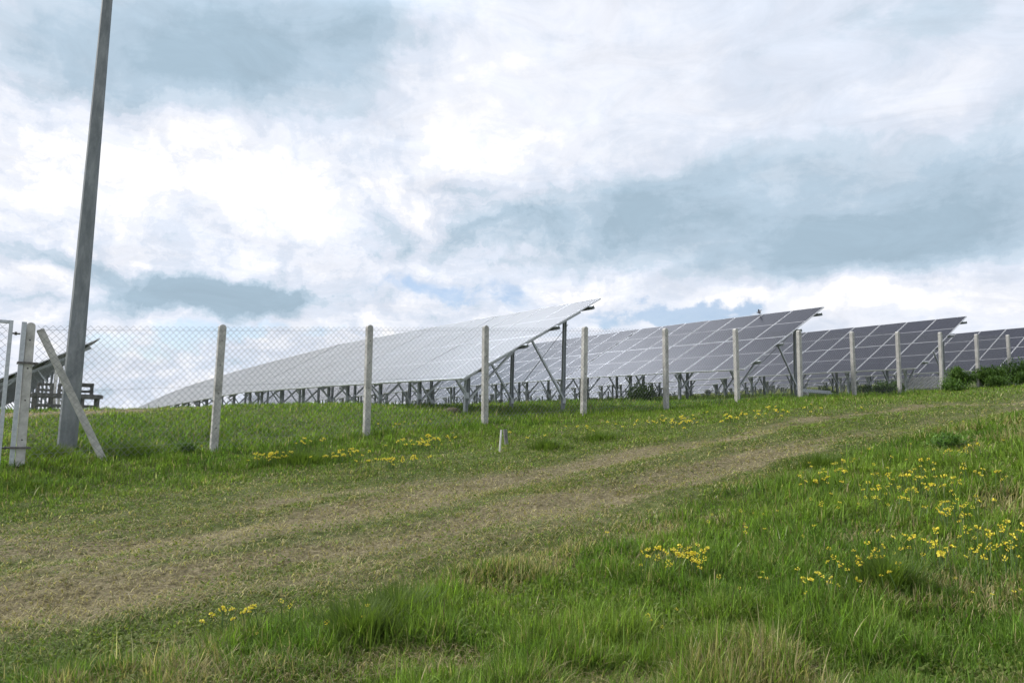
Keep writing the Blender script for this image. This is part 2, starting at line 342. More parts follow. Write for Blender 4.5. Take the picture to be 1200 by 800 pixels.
def axis(segs):
    out = [segs[0][0]]
    for a, b, st in segs:
        n = max(1, int(round((b - a) / st))); out += list(a + (b - a) * (np.arange(1, n + 1) / n))
    return np.array(out)
gx = axis([(-4000, -800, 400), (-800, -160, 60), (-160, -50, 8), (-50, -14, .8), (-14, 18, .11), (18, 50, .6), (50, 160, 5), (160, 800, 60), (800, 4000, 400)])
gy = axis([(-1500, -200, 130), (-200, -20, 15), (-20, 2, 1.5), (2, 24, .11), (24, 60, .5), (60, 160, 5), (160, 800, 60), (800, 6000, 400)])
GX, GY = np.meshgrid(gx, gy); fxx, fyy = GX.ravel(), GY.ravel(); gz = height(fxx, fyy)
me = bpy.data.meshes.new('ground'); nx, ny = len(gx), len(gy)
me.vertices.add(nx * ny); me.vertices.foreach_set('co', np.stack([fxx, fyy, gz], 1).astype(np.float32).ravel())
ii = (np.arange(ny - 1)[:, None] * nx + np.arange(nx - 1)[None]).ravel()
fc = np.stack([ii, ii + 1, ii + nx + 1, ii + nx], 1).astype(np.int32)
me.loops.add(fc.size); me.loops.foreach_set('vertex_index', fc.ravel())
me.polygons.add(len(fc)); me.polygons.foreach_set('loop_start', np.arange(0, fc.size, 4, dtype=np.int32)); me.polygons.foreach_set('loop_total', np.full(len(fc), 4, np.int32))
me.polygons.foreach_set('use_smooth', np.ones(len(fc), bool)); me.update(calc_edges=True)
at = me.attributes.new('dry', 'FLOAT', 'POINT'); at.data.foreach_set('value', dryness(fxx, fyy).astype(np.float32))
def ground_mat():
    m, nt, b = mat('meadow_soil', rough=.95, spec=.15)
    a = nt.nodes.new('ShaderNodeAttribute'); a.attribute_name = 'dry'
    t = nt.nodes.new('ShaderNodeTexCoord')
    def nz(sc, d, r=.6):
        n = nt.nodes.new('ShaderNodeTexNoise'); n.inputs['Scale'].default_value = sc; n.inputs['Detail'].default_value = d; n.inputs['Roughness'].default_value = r
        nt.links.new(t.outputs['Object'], n.inputs['Vector']); return n.outputs['Fac']
    def ramp(f, stops):
        r = nt.nodes.new('ShaderNodeValToRGB'); nt.links.new(f, r.inputs[0]); e = r.color_ramp.elements
        e[0].position, e[0].color = stops[0][0], (*stops[0][1], 1); e[1].position, e[1].color = stops[-1][0], (*stops[-1][1], 1)
        for p, c in stops[1:-1]: k = e.new(p); k.color = (*c, 1)
        return r.outputs[0]
    green = ramp(nz(9, 8), [(.3, (.045, .06, .016)), (.5, (.085, .105, .028)), (.7, (.14, .15, .055))])
    dirt = ramp(nz(26, 9, .7), [(.32, (.07, .06, .036)), (.5, (.18, .155, .088)), (.68, (.33, .285, .18))])
    mp = nt.nodes.new('ShaderNodeMapping'); mp.vector_type = 'TEXTURE'; mp.inputs[2].default_value = (0, 0, ROTZ); mp.inputs[3].default_value = (2.6, .55, 1); nt.links.new(t.outputs['Object'], mp.inputs[0])
    ns = nt.nodes.new('ShaderNodeTexNoise'); ns.inputs['Scale'].default_value = 1.6; ns.inputs['Detail'].default_value = 9; ns.inputs['Roughness'].default_value = .68; nt.links.new(mp.outputs[0], ns.inputs['Vector'])
    mr = nt.nodes.new('ShaderNodeMath'); mr.operation = 'MULTIPLY_ADD'; nt.links.new(ns.outputs['Fac'], mr.inputs[0]); mr.inputs[1].default_value = 1.3; nt.links.new(a.outputs['Fac'], mr.inputs[2])
    sm = nt.nodes.new('ShaderNodeMapRange'); sm.interpolation_type = 'SMOOTHSTEP'; nt.links.new(mr.outputs[0], sm.inputs[0]); sm.inputs[1].default_value = .86; sm.inputs[2].default_value = 1.32
    mx_ = nt.nodes.new('ShaderNodeMix'); mx_.data_type = 'RGBA'; nt.links.new(sm.outputs[0], mx_.inputs['Factor']); nt.links.new(green, mx_.inputs['A']); nt.links.new(dirt, mx_.inputs['B'])
    nt.links.new(mx_.outputs['Result'], b.inputs['Base Color'])
    bp = nt.nodes.new('ShaderNodeBump'); bp.inputs['Strength'].default_value = .8; bp.inputs['Distance'].default_value = .03
    nt.links.new(nz(38, 8, .7), bp.inputs['Height']); nt.links.new(bp.outputs[0], b.inputs['Normal'])
    return m
me.materials.append(ground_mat())
ground = bpy.data.objects.new('ground', me); col.objects.link(ground); tag(ground, kind='structure')

# ------------------------------------------------------------------ solar tables
TH = R(29.3); CT, ST = math.cos(TH), math.sin(TH)
PW, PL, PG = 1.134, 2.278, .02       # panel width (row direction), length (up the slope), gap
def on_slope(d, y, off=0.0): return Vector((d * CT - off * ST, y, .80 + d * ST + off * CT))     # off = offset normal to the glass
def panel_meshes():
    g = MB(); hx, hy = PL / 2, PW / 2; f = .013
    g.box((0, 0, -.004), (PL - 2 * f + .004, PW - 2 * f + .004, .006))
    bk = MB(); bk.box((0, 0, -.013), (PL - 2 * f + .002, PW - 2 * f + .002, .008))
    fr = MB()
    for s in (-1, 1):
        fr.box((s * (hx - f / 2), 0, -.0155), (f, PW, .035))
        fr.box((0, s * (hy - f / 2), -.0155), (PL - 2 * f, f, .035))
    return g, bk, fr
root = empty('solar_table', (0, 0, 0))
gm_, bk_, fm_ = panel_meshes()
gob = gm_.build('panel', M_glass, root); mg = gob.data
fob = fm_.build('panel_frame', M_alu, gob); mf = fob.data
bob = bk_.build('backsheet', M_dark, gob); mbk = bob.data
first = True
TM = Matrix.Rotation(-TH, 4, 'Y')
for c in range(7):
    cj = random.uniform(-.55, .55)
    for r in range(2):
        if not first:
            gob = bpy.data.objects.new('panel', mg); col.objects.link(gob); gob.parent = root
            fob = bpy.data.objects.new('panel_frame', mf); col.objects.link(fob); fob.parent = gob
            bob = bpy.data.objects.new('backsheet', mbk); col.objects.link(bob); bob.parent = gob
        first = False
        p = on_slope(r * (PL + PG) + PL / 2, c * (PW + PG) + PW / 2, random.uniform(0, .003))
        gob.matrix_local = Matrix.Translation(p) @ TM @ Matrix.Rotation(R(cj + random.uniform(-.06, .06)), 4, 'X') @ Matrix.Rotation(R(random.uniform(-.12, .12)), 4, 'Y')
TL = 7 * PW + 6 * PG; SL = 2 * PL + PG
for d in (.13, .40, .63, .90):
    b = MB(); a = on_slope(d * SL, -.15, -.075); e = on_slope(d * SL, TL - .10, -.075)
    b.prism(cprof(.055, .085, .006), a, e, up=(-ST, 0, CT)); b.build('purlin', M_galv, root)
FX, BX = .50, 3.36
def under(x, off): d = x / CT; return Vector((x, 0, .80 + d * ST)) - Vector((-ST, 0, CT)) * off
for y in (.58, 2.82, 5.06, 7.30):
    Y = Vector((0, y, 0))
    b = MB(); b.prism(cprof(.05, .09, .006), under(.18, .165) + Y, under(3.72, .165) + Y, up=(-ST, 0, CT)); b.build('rafter', M_galv, root)
    for x in (FX, BX):
        b = MB(); top = under(x, .20) + Y; top.z += .04
        b.prism(cprof(.07, .085, .006), (x, y + .06, -.7), (x, y + .06, top.z), up=(1, 0, 0))
        b.box((x, y + .012, .45), (.10, .012, .14))
        for dz in (.42, .48): b.tube((x, y - .005, dz), (x, y + .03, dz), .010, 6)
        b.build('leg', M_galv, root)
    b = MB(); b.prism(rprof(.045, .05), (FX + .04, y, .36), under(1.62, .20) + Y, up=(0, 1, 0)); b.build('brace', M_galv, root)
    b = MB(); b.prism(rprof(.045, .05), (BX - .04, y, .50), under(2.20, .20) + Y, up=(0, 1, 0)); b.build('brace', M_galv, root)
    b = MB(); b.prism(rprof(.035, .04), (FX - .04, y, .52), under(.14, .14) + Y, up=(0, 1, 0)); b.build('brace', M_galv, root)
for y0, y1 in ((.58, 2.82), (5.06, 7.30)):
    b = MB(); zt = under(BX, .25).z; b.tube((BX + .06, y0, zt - .1), (BX + .06, y1 + .05, .62), .008, 6); b.build('tie_rod', M_galv, root)
mg_glare = mg.copy(); mg_glare.materials[0] = M_glass_glare
proto_tree = tree_of(root)
ordn = ['nearest', 'second', 'third', 'fourth', 'fifth', 'sixth', 'seventh', 'farthest']
look = {'front': 'pale glaring solar table', 'second': 'dark solar table', 'third': 'dark solar table',
        'fourth': 'dark solar table', 'fifth': 'dark solar table', 'sixth': 'dark solar table', 'seventh': 'dark solar table', 'leftmost': 'solar table showing its dark underside'}
used = False
for (w, v, u0, n, f) in ROWS:
    for k in range(n):
        u = u0 + k * TP; z0, z1 = f(u), f(u + TP)
        o = root if not used else copy_tree(root, proto_tree); used = True
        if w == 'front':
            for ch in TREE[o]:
                if ch.data is mg: ch.data = mg_glare
        x, y = UV(u, v)
        o.location = (x, y, z0 - .80); o.rotation_euler = (math.atan2(z1 - z0, TP) + R(random.uniform(-.1, .1)), R(random.uniform(-.25, .25)), ROTZ)
        pl = {0: 'at the near end of', n - 1: 'at the far end of'}.get(k, ordn[k] + ' along')
        rn = 'the far-left row' if w == 'leftmost' else f'the {w} row from the left'.replace('front row from the left', 'front row')
        tag(o, f'{look[w]} {pl} {rn}', 'solar table', 'solar tables on the rise')

# ------------------------------------------------------------------ chain-link fence
fence = empty('chain_link_fence', (*UV(12.8, FENCE_S[0]), FENCE_B[0]), (0, 0, 0))
tag(fence, 'long chain-link fence with round-topped concrete posts crossing the meadow', 'fence')
fl = Vector(fence.location)
def fuv(s, z, du=0): x, y = UV(12.8 + du, s); return Vector((x, y, z)) - fl
RM = Matrix.Rotation(ROTZ, 4, 'Z')
def rounded_post(parent, w, d, h, below=.4, holes=(.35, .9, 1.35, 1.75)):
    b = MB(); n = 10; rad = w / 2
    prof = [(-rad, -below), (rad, -below), (rad, h - rad)] + [(rad * math.cos(math.pi * i / n), h - rad + rad * .9 * math.sin(math.pi * i / n)) for i in range(1, n)] + [(-rad, h - rad)]
    m = len(prof)
    vs = [(p[0], -d / 2, p[1]) for p in prof] + [(p[0], d / 2, p[1]) for p in prof]
    b.add(vs, [tuple(range(m)), tuple(range(2 * m - 1, m - 1, -1))] + [(i, m + i, m + (i + 1) % m, (i + 1) % m) for i in range(m)])
    o = b.build('post', M_conc, parent, bevel=.007)
    hb = MB()
    for hz in holes: hb.tube((0, -d / 2 - .002, hz), (0, -d / 2 + .01, hz), .011, 8)
    ho = hb.build('wire_hole', M_hole, o)
    return o
for i, (s, zb, zt) in enumerate(zip(FENCE_S, FENCE_B, FENCE_T)):
    o = rounded_post(fence, .112, .10, zt - zb)
    o.matrix_local = Matrix.Translation(fuv(s, zb)) @ RM @ Matrix.Rotation(R(random.uniform(-.7, .7)), 4, 'Y') @ Matrix.Rotation(R(random.uniform(-.7, .7)), 4, 'X')
def mesh_bay(parent, origin, s0, s1, t0, t1, b0, b1, du, name='wire_mesh', cw=.095, ch=.10, r=.0020, tension=(0.02, .5, .97)):
    """woven diamonds between two posts; every wire is a thin rod"""
    b = MB(); Ls = s1 - s0
    def P(a, dd, k=0):
        t = t0 + (t1 - t0) * a / Ls; x, y = UV(12.8 + du + k + .006 * math.sin(a * 4.1 + dd * 2.3), s0 + a)
        return Vector((x, y, t - dd)) - origin
    Hh = lambda a: (t0 - b0) + ((t1 - b1) - (t0 - b0)) * a / Ls
    hm = max(Hh(0), Hh(Ls)); g = cw / ch
    for sg in (1, -1):
        k = -int(hm * g / cw) - 1
        while k * cw < Ls + hm * g:
            a0 = k * cw                                     # a = a0 + sg*dd*g
            d0, d1 = 0., hm
            if sg > 0: d0 = max(d0, -a0 / g); d1 = min(d1, (Ls - a0) / g)
            else: d0 = max(d0, (a0 - Ls) / g); d1 = min(d1, a0 / g)
            am = a0 + sg * d1 * g; d1 = min(d1, Hh(min(max(am, 0), Ls)))
            if d1 - d0 > .03:
                ns = 3 if d1 - d0 > .6 else 1
                for q in range(ns):
                    da, db = d0 + (d1 - d0) * q / ns, d0 + (d1 - d0) * (q + 1) / ns
                    b.tube(P(a0 + sg * da * g, da, .002 * sg), P(a0 + sg * db * g, db, .002 * sg), r, 4)
            k += 1
    o = b.build(name, M_wire, parent)
    tb = MB()
    for tt in tension: tb.tube(P(0, .03 + tt * (Hh(0) - .1), -.004), P(Ls, .03 + tt * (Hh(Ls) - .1), -.004), .0017, 4)
    tb.build('tension_wire', M_wire, o)
    return o
for i in range(len(FENCE_S) - 1):
    s0, s1 = FENCE_S[i], FENCE_S[i + 1]
    if i == 0: s0 += .06
    mesh_bay(fence, fl, s0, s1, FENCE_T[i] - .045, FENCE_T[i + 1] - .045, FENCE_B[i] + .02, FENCE_B[i + 1] + .02, -.062)
# leaning strut of the corner post
p1 = onplane(124, 541, 12.86, U); p0 = onplane(47, 386, 12.86, U)
b = MB(); b.prism(rprof(.095, .095), Vector(p1) - fl - Vector((0, 0, .05)), Vector(p0) - fl, up=(U[0], U[1], 0)); b.build('strut', M_conc, fence, bevel=.006)

# ------------------------------------------------------------------ steel gate at the left
gs = FENCE_S[0]; zb, zt = FENCE_B[0], FENCE_T[0]
gpost = empty('gate_post', (*UV(12.77, gs - .100), zb)); tag(gpost, 'slim galvanised gate post strapped to the corner concrete post', 'post')
b = MB(); b.prism(cprof(.06, .06, .006), (0, 0, -.3), (0, 0, zt - zb - .01), up=(U[0], U[1], 0)); b.build('upright', M_galv, gpost)
for hz in (.24, 1.42):
    b = MB(); c_ = Vector((V[0], V[1], 0)) * .09
    for q in (-1, 1): b.prism(rprof(.012, .03), Vector((U[0], U[1], 0)) * .075 * q - c_ * .5 + Vector((0, 0, hz)), Vector((U[0], U[1], 0)) * .075 * q + c_ * 2.3 + Vector((0, 0, hz)))
    b.tube(Vector((0, 0, hz)) + c_ * 1.9 - Vector((U[0], U[1], 0)) * .11, Vector((0, 0, hz)) + c_ * 1.9 + Vector((U[0], U[1], 0)) * .1, .010, 6)
    b.build('strap', M_rust, gpost)
g1, g0 = gs - .255, gs - 2.9
gate = empty('metal_gate', (*UV(12.77, g1), zb)); tag(gate, 'galvanised tube gate leaf filled with chain-link at the left edge', 'gate'); gl = Vector(gate.location)
def gp(s, z): x, y = UV(12.77, s); return Vector((x, y, z)) - gl
zg0, zg1 = zb + .02, zt - .0
b = MB()
for s in (g0, g1): b.prism(rprof(.05, .05), gp(s, zg0), gp(s, zg1), up=(U[0], U[1], 0))
for z in (zg0 + .02, zg1 - .025): b.prism(rprof(.046, .046), gp(g0 + .026, z), gp(g1 - .026, z))
b.build('gate_frame', M_galv, gate, bevel=.004)
mesh_bay(gate, gl, g0 + .03, g1 - .03, zg1 - .05, zg1 - .05, zg0 + .05, zg0 + .05, -.03, 'gate_mesh')
for hz in (zb + .24, zt - .18):
    b = MB(); b.tube(gp(g1 + .02, hz), gp(g1 + .12, hz), .012, 8); b.prism([(.026 * math.cos(i * math.pi / 3), .026 * math.sin(i * math.pi / 3)) for i in range(6)], gp(g1 + .05, hz), gp(g1 + .08, hz)); b.build('hinge', M_rust, gate)

# ------------------------------------------------------------------ tall pole
pb = ground_at(78, 527); pz = H(pb[0], pb[1])
pole = empty('utility_pole', (pb[0], pb[1], pz), (0, R(.4), 0)); tag(pole, 'tall tapering grey eight-sided pole standing behind the fence', 'pole')
b = MB(); pr = [(math.cos((i + .5) * math.pi / 4), math.sin((i + .5) * math.pi / 4)) for i in range(8)]
PR0 = .140; PH = 11.0; PR1 = .050
rings = 24; vs = []
for k in range(rings + 1):
    z = -.5 + (PH + .5) * k / rings; r_ = PR0 + (PR1 - PR0) * max(0, z) / PH
    vs += [(p[0] * r_, p[1] * r_, z) for p in pr]
fs = [(k * 8 + i, k * 8 + (i + 1) % 8, k * 8 + 8 + (i + 1) % 8, k * 8 + 8 + i) for k in range(rings) for i in range(8)]
b.add(vs, fs + [tuple(range(7, -1, -1))]); b.build('shaft', M_pole, pole)
b = MB(); b.tube((0, 0, PH), (0, 0, PH + .05), PR1 + .01, 8, r2=.03); b.build('cap', M_galv, pole)

# ------------------------------------------------------------------ stakes
_nt = M_conc.node_tree; _b = _nt.nodes['Principled BSDF']; _lk = _b.inputs['Base Color'].links[0].from_socket; _mp = [n for n in _nt.nodes if n.type == 'MAPPING'][0]
_n = _nt.nodes.new('ShaderNodeTexNoise'); _n.inputs['Scale'].default_value = 2.6; _n.inputs['Detail'].default_value = 8; _n.inputs['Roughness'].default_value = .7; _nt.links.new(_mp.outputs[0], _n.inputs['Vector'])
_r = _nt.nodes.new('ShaderNodeMapRange'); _nt.links.new(_n.outputs['Fac'], _r.inputs[0]); _r.inputs[1].default_value = .52; _r.inputs[2].default_value = .68; _r.inputs[4].default_value = .6
_m = _nt.nodes.new('ShaderNodeMix'); _m.data_type = 'RGBA'; _nt.links.new(_r.outputs[0], _m.inputs['Factor']); _nt.links.new(_lk, _m.inputs['A']); _m.inputs['B'].default_value = (.20, .195, .17, 1); _nt.links.new(_m.outputs['Result'], _b.inputs['Base Color'])
M_stub = mottled('old_concrete', (.13, .13, .125), (.24, .24, .23), 12, .95)
def stake(name, px, py, h, w, m, label, lean):
    p = ground_at(px, py); o_ = MB(); o_.box((0, 0, h / 2 - .1), (w, w * .8, h + .2)); o = o_.build(name, m, None, bevel=.004)
    o.location = (p[0], p[1], H(p[0], p[1])); o.rotation_euler = (R(lean[0]), R(lean[1]), .5); tag(o, label, 'stake'); return o
stake('survey_stake', 585.5, 529, .33, .024, M_white, 'thin white wooden stake in the grass below the fence', (0, 4))
stake('stub_post', 593.5, 521, .25, .055, M_stub, 'short grey concrete stub leaning behind the thin white stake', (-4, -5))

# ------------------------------------------------------------------ timber rack and pallets on the left skyline
def place(px, py, u):   # point on the ground of the row plane u
    p = onplane(px, py, u, U); return Vector((p[0], p[1], H(p[0], p[1])))
a_, e_ = place(38, 480, 23.0), place(117, 480, 23.0)
rk = empty('timber_rack', a_, (0, 0, math.atan2(e_.y - a_.y, e_.x - a_.x)))
tag(rk, 'long low timber rack on the crest behind the leaning strut', 'rack'); Lr = (e_ - a_).length
kz = onplane(80, 464, 23.0, U)[2] - a_.z
for yy in (0, .5):
    b = MB(); b.box((Lr / 2, yy, kz), (Lr + .1, .09, .09)); b.build('top_beam', M_wood, rk)
    b = MB(); b.box((Lr / 2 - .05, yy, kz - .25), (Lr - .1, .06, .07)); b.build('lower_rail', M_wood, rk)
    for xx in np.linspace(.05, Lr - .05, 5): b = MB(); b.box((xx, yy + .075, kz / 2 - .25), (.07, .055, kz + .45)); b.build('leg', M_wood, rk)
b = MB()
for k in range(9): b.box((Lr / 2, .06 + k * .055, kz + .055), (Lr + .04, .042, .02))
b.build('deck', M_wood, rk)
random.seed(3)
for j, xx in enumerate([.25, .72, 1.2, 1.55, 3.0]):
    xx = min(xx, Lr - .35); hh = .26 if j < 4 else .30
    cr8 = empty('wooden_crate', rk.matrix_basis @ Vector((xx, .25, kz + .066)), (0, 0, rk.rotation_euler[2]))
    for sx in (-1, 1):
        for sy in (-1, 1):
            b = MB(); b.box((sx * .15, sy * .13, hh / 2), (.05, .05, hh)); b.build('corner_post', M_wood, cr8)
    b = MB()
    for sy in (-1, 1):
        for zz in ((.08, hh - .03) if j < 4 else (hh - .03,)): b.box((0, sy * .161, zz), (.36, .012, .05))
    b.build('slats', M_wood, cr8)
    tag(cr8, ['leftmost slatted crate on the timber rack', 'second slatted crate from the left on the timber rack', 'third slatted crate from the left on the timber rack', 'slatted crate on the rack left of the lamp pole', 'open frame crate on the rack right of the lamp pole'][j], 'crate', 'crates on the timber rack')
for j, (px, py, hh) in enumerate([(61.5, 468, .42), (65.0, 466, .62), (69.0, 465, .55)]):
    p = onplane(px, py, 23.9, U); b = MB(); b.box((0, 0, .35 + hh / 2), (.05, .03, .7 + hh)); o = b.build('white_board', M_white, None)
    o.location = (p[0], p[1], H(p[0], p[1])); o.rotation_euler = (0, R([3, -2, 1][j]), .6)
    tag(o, ['shortest upright white board beside the lamp pole', 'tallest upright white board beside the lamp pole', 'white board closest to the lamp pole'][j], 'board', 'upright white boards behind the rack')

# ------------------------------------------------------------------ white slatted frames and rails behind the fence on the right
sl = empty('slatted_frame_stack', place(1100, 457, 13.7), (0, 0, ROTZ)); tag(sl, 'stack of white slatted frames lying tilted in the weeds by the fence', 'slatted frame')
b = MB()
for k in range(12): b.prism(rprof(.082, .04), (0, k * .165, .14), (1.15, k * .165, .66), up=(-.41, 0, .91))
b.build('slats', M_white, sl)
b = MB()
for q_ in (.06, .5, .94): b.prism(rprof(.04, .05), (1.15 * q_ + .02, -.1, .14 + .52 * q_ - .05), (1.15 * q_ + .02, 1.92, .14 + .52 * q_ - .05), up=(0, 0, 1))
b.build('crossbar', M_white, sl)
b = MB(); b.box((1.0, .1, .15), (.08, .1, .75)); b.box((1.0, 1.7, .15), (.08, .1, .75)); b.build('support', M_wood, sl)
q = place(1047, 456, 14.0); sm_ = empty('small_slatted_frame', q, (0, 0, .8)); tag(sm_, 'small white slatted frame left of the bigger slatted stack', 'slatted frame')
b = MB()
for k in range(4): b.box((-.25 + k * .17, .3, .12), (.08, .6, .03), Matrix.Rotation(R(20), 4, 'X'))
b.build('slats', M_white, sm_)
b = MB(); b.box((0, .1, .09), (.62, .06, .04), Matrix.Rotation(R(20), 4, 'X')); b.build('crossbar', M_white, sm_)
qa, qb = place(940, 462, 14.2), place(973, 462, 14.2)
tr = empty('steel_rail_pile', qa, (0, 0, math.atan2((qb - qa).y, (qb - qa).x))); tag(tr, 'few galvanised rails lying on low blocks under the second row end', 'rails')
Lt = (qb - qa).length
for yy, zz in ((0, .20), (.12, .20), (.06, .26)): b = MB(); b.prism(cprof(.05, .05, .005), (-.1, yy, zz), (Lt + .1, yy, zz)); b.build('rail', M_galv, tr)
for xx in (.15, Lt - .2): b = MB(); b.box((xx, .06, .05), (.12, .3, .22)); b.build('block', M_conc, tr)
# earth lump under the front row
q = ground_at(530, 484)
b = MB(); n = 12
ring = [[(math.cos(6.283 * i / n) * .20 * k * (1 + .2 * math.sin(i * 2.3)), math.sin(6.283 * i / n) * .16 * k, zz) for i in range(n)] for k, zz in ((1, -.1), (.95, .05), (.7, .10), (.3, .13))]
b.add([v for r_ in ring for v in r_], [(a * n + i, a * n + (i + 1) % n, a * n + n + (i + 1) % n, a * n + n + i) for a in range(3) for i in range(n)] + [tuple(range(3 * n, 4 * n))])
M_earth = mottled('earth', (.07, .06, .035), (.15, .13, .075), 12, .95, bump=.8, bscale=25, bdist=.03)
o = b.build('earth_mound', M_earth, None, smooth=True); o.location = (q[0], q[1], H(q[0], q[1])); tag(o, 'small brown lump of earth below the near end of the front table', 'mound')

# bird landing on the second row
xb, yb = UV(14.0 + 2.35, 18.03 + 3.93)
bd = empty('bird', (xb, yb, 5.93), (0, 0, 2.2)); tag(bd, 'small dark bird with raised wing on the top edge of the second row', 'bird')
M_bird = mat('feathers', (.10, .10, .11), .8)[0]
b = MB(); rr = [(-.13, .012), (-.08, .035), (0, .05), (.06, .042), (.09, .028), (.12, .034), (.15, .022), (.18, .004)]; n = 8
b.add([(x_, r_ * math.cos(6.283 * i / n), .07 + x_ * .35 + r_ * math.sin(6.283 * i / n)) for x_, r_ in rr for i in range(n)], [(a * n + i, a * n + (i + 1) % n, a * n + n + (i + 1) % n, a * n + n + i) for a in range(7) for i in range(n)])
b.add([(-.11, -.015, .03), (-.22, -.03, 0), (-.22, .03, 0), (-.11, .015, .03), (-.11, 0, .045), (-.22, 0, .01)], [(0, 1, 5, 4), (4, 5, 2, 3), (0, 3, 2, 1)])
for s in (-1, 1):
    b.add([(.05, s * .03, .10), (-.06, s * .03, .07), (-.10, s * .10, .24), (-.04, s * .13, .27), (.03, s * .08, .2), (.0, s * .05, .105), (-.05, s * .1, .25)], [(0, 4, 3, 2, 1), (0, 5, 6, 3, 4)])
    b.tube((.0, s * .015, .045), (.0, s * .015, -.01), .004, 4)
b.build('body', M_bird, bd, smooth=True); bd.scale = (.6, .6, .6); bd.location.z = 5.86

# ------------------------------------------------------------------ blades, leaves, flowers
def leaf_mat(name, transl=.38, rough=.75):
    m, nt, b = mat(name, rough=rough, spec=.25)
    a = nt.nodes.new('ShaderNodeAttribute'); a.attribute_name = 'tint'
    nt.links.new(a.outputs['Color'], b.inputs['Base Color'])
    tr_ = nt.nodes.new('ShaderNodeBsdfTranslucent')
    vm = nt.nodes.new('ShaderNodeVectorMath'); vm.operation = 'MULTIPLY'; vm.inputs[1].default_value = (1.15, 1.25, .6)
    nt.links.new(a.outputs['Color'], vm.inputs[0]); nt.links.new(vm.outputs[0], tr_.inputs['Color'])
    ms = nt.nodes.new('ShaderNodeMixShader'); ms.inputs[0].default_value = transl
    nt.links.new(b.outputs[0], ms.inputs[1]); nt.links.new(tr_.outputs[0], ms.inputs[2])
    nt.links.new(ms.outputs[0], nt.nodes['Material Output'].inputs['Surface']); return m
M_grass = leaf_mat('grass_blades'); M_leaf = leaf_mat('leaves', .25)
def strips(name, P, hdir, bend, Ln, W, tint, nseg, material, up=None, kind='stuff', parent=None):
    """one tapered curved strip per row: base P, heading hdir, lean bend (0 upright..1 flat), length, width"""
    n = len(P); ts = np.linspace(0, 1, nseg + 1)
    hx, hy = np.cos(hdir), np.sin(hdir); sx, sy = -hy, hx
    verts = np.empty((n, 2 * nseg + 1, 3), np.float32)
    for k, t in enumerate(ts):
        ang = bend * (.35 + .9 * t) * 1.25
        # integrate the curve roughly
        f = np.sin(ang * .85) * t; g = np.cos(ang * .85) * t
        cx = P[:, 0] + hx * f * Ln; cy = P[:, 1] + hy * f * Ln; cz = P[:, 2] + g * Ln
        w = W * .5 * (1 - t ** 1.6)
        if k < nseg:
            verts[:, 2 * k, 0] = cx - sx * w; verts[:, 2 * k, 1] = cy - sy * w; verts[:, 2 * k, 2] = cz
            verts[:, 2 * k + 1, 0] = cx + sx * w; verts[:, 2 * k + 1, 1] = cy + sy * w; verts[:, 2 * k + 1, 2] = cz
        else:
            verts[:, 2 * k, 0] = cx; verts[:, 2 * k, 1] = cy; verts[:, 2 * k, 2] = cz
    nv = 2 * nseg + 1; base = (np.arange(n) * nv)[:, None]
    loops = []; tot = []
    for k in range(nseg - 1): loops.append(base + np.array([2 * k, 2 * k + 1, 2 * k + 3, 2 * k + 2])[None])
    loops.append(base + np.array([2 * nseg - 2, 2 * nseg - 1, 2 * nseg])[None])
    lv = np.concatenate(loops, 1).ravel().astype(np.int32)
    tot = np.tile(np.array([4] * (nseg - 1) + [3], np.int32), n)
    st = np.concatenate([[0], np.cumsum(tot)[:-1]]).astype(np.int32)
    me = bpy.data.meshes.new(name); me.vertices.add(n * nv); me.vertices.foreach_set('co', verts.ravel())
    me.loops.add(len(lv)); me.loops.foreach_set('vertex_index', lv); me.polygons.add(len(tot))
    me.polygons.foreach_set('loop_start', st); me.polygons.foreach_set('loop_total', tot)
    me.polygons.foreach_set('use_smooth', np.ones(len(tot), bool)); me.update(calc_edges=True)
    ca = me.attributes.new('tint', 'FLOAT_COLOR', 'POINT')
    c4 = np.ones((n, nv, 4), np.float32); c4[:, :, :3] = tint[:, None, :]; ca.data.foreach_set('color', c4.ravel())
    me.materials.append(material); o = bpy.data.objects.new(name, me); col.objects.link(o); o.parent = parent
    if kind: o['kind'] = kind
    return o
def sample(n, d0, d1, spread=.86):
    """points in front of the viewpoint, as dense per angle near as far"""
    q = rng.random(n); d = 1 / (1 / d1 + (1 / d0 - 1 / d1) * q)
    a = (rng.random(n) * 2 - 1) * spread
    return d * np.sin(a), d * np.cos(a), d
G1, G2, G3 = np.array([.105, .190, .030]), np.array([.195, .280, .050]), np.array([.062, .128, .024])
S1, S2 = np.array([.46, .41, .22]), np.array([.23, .195, .10])
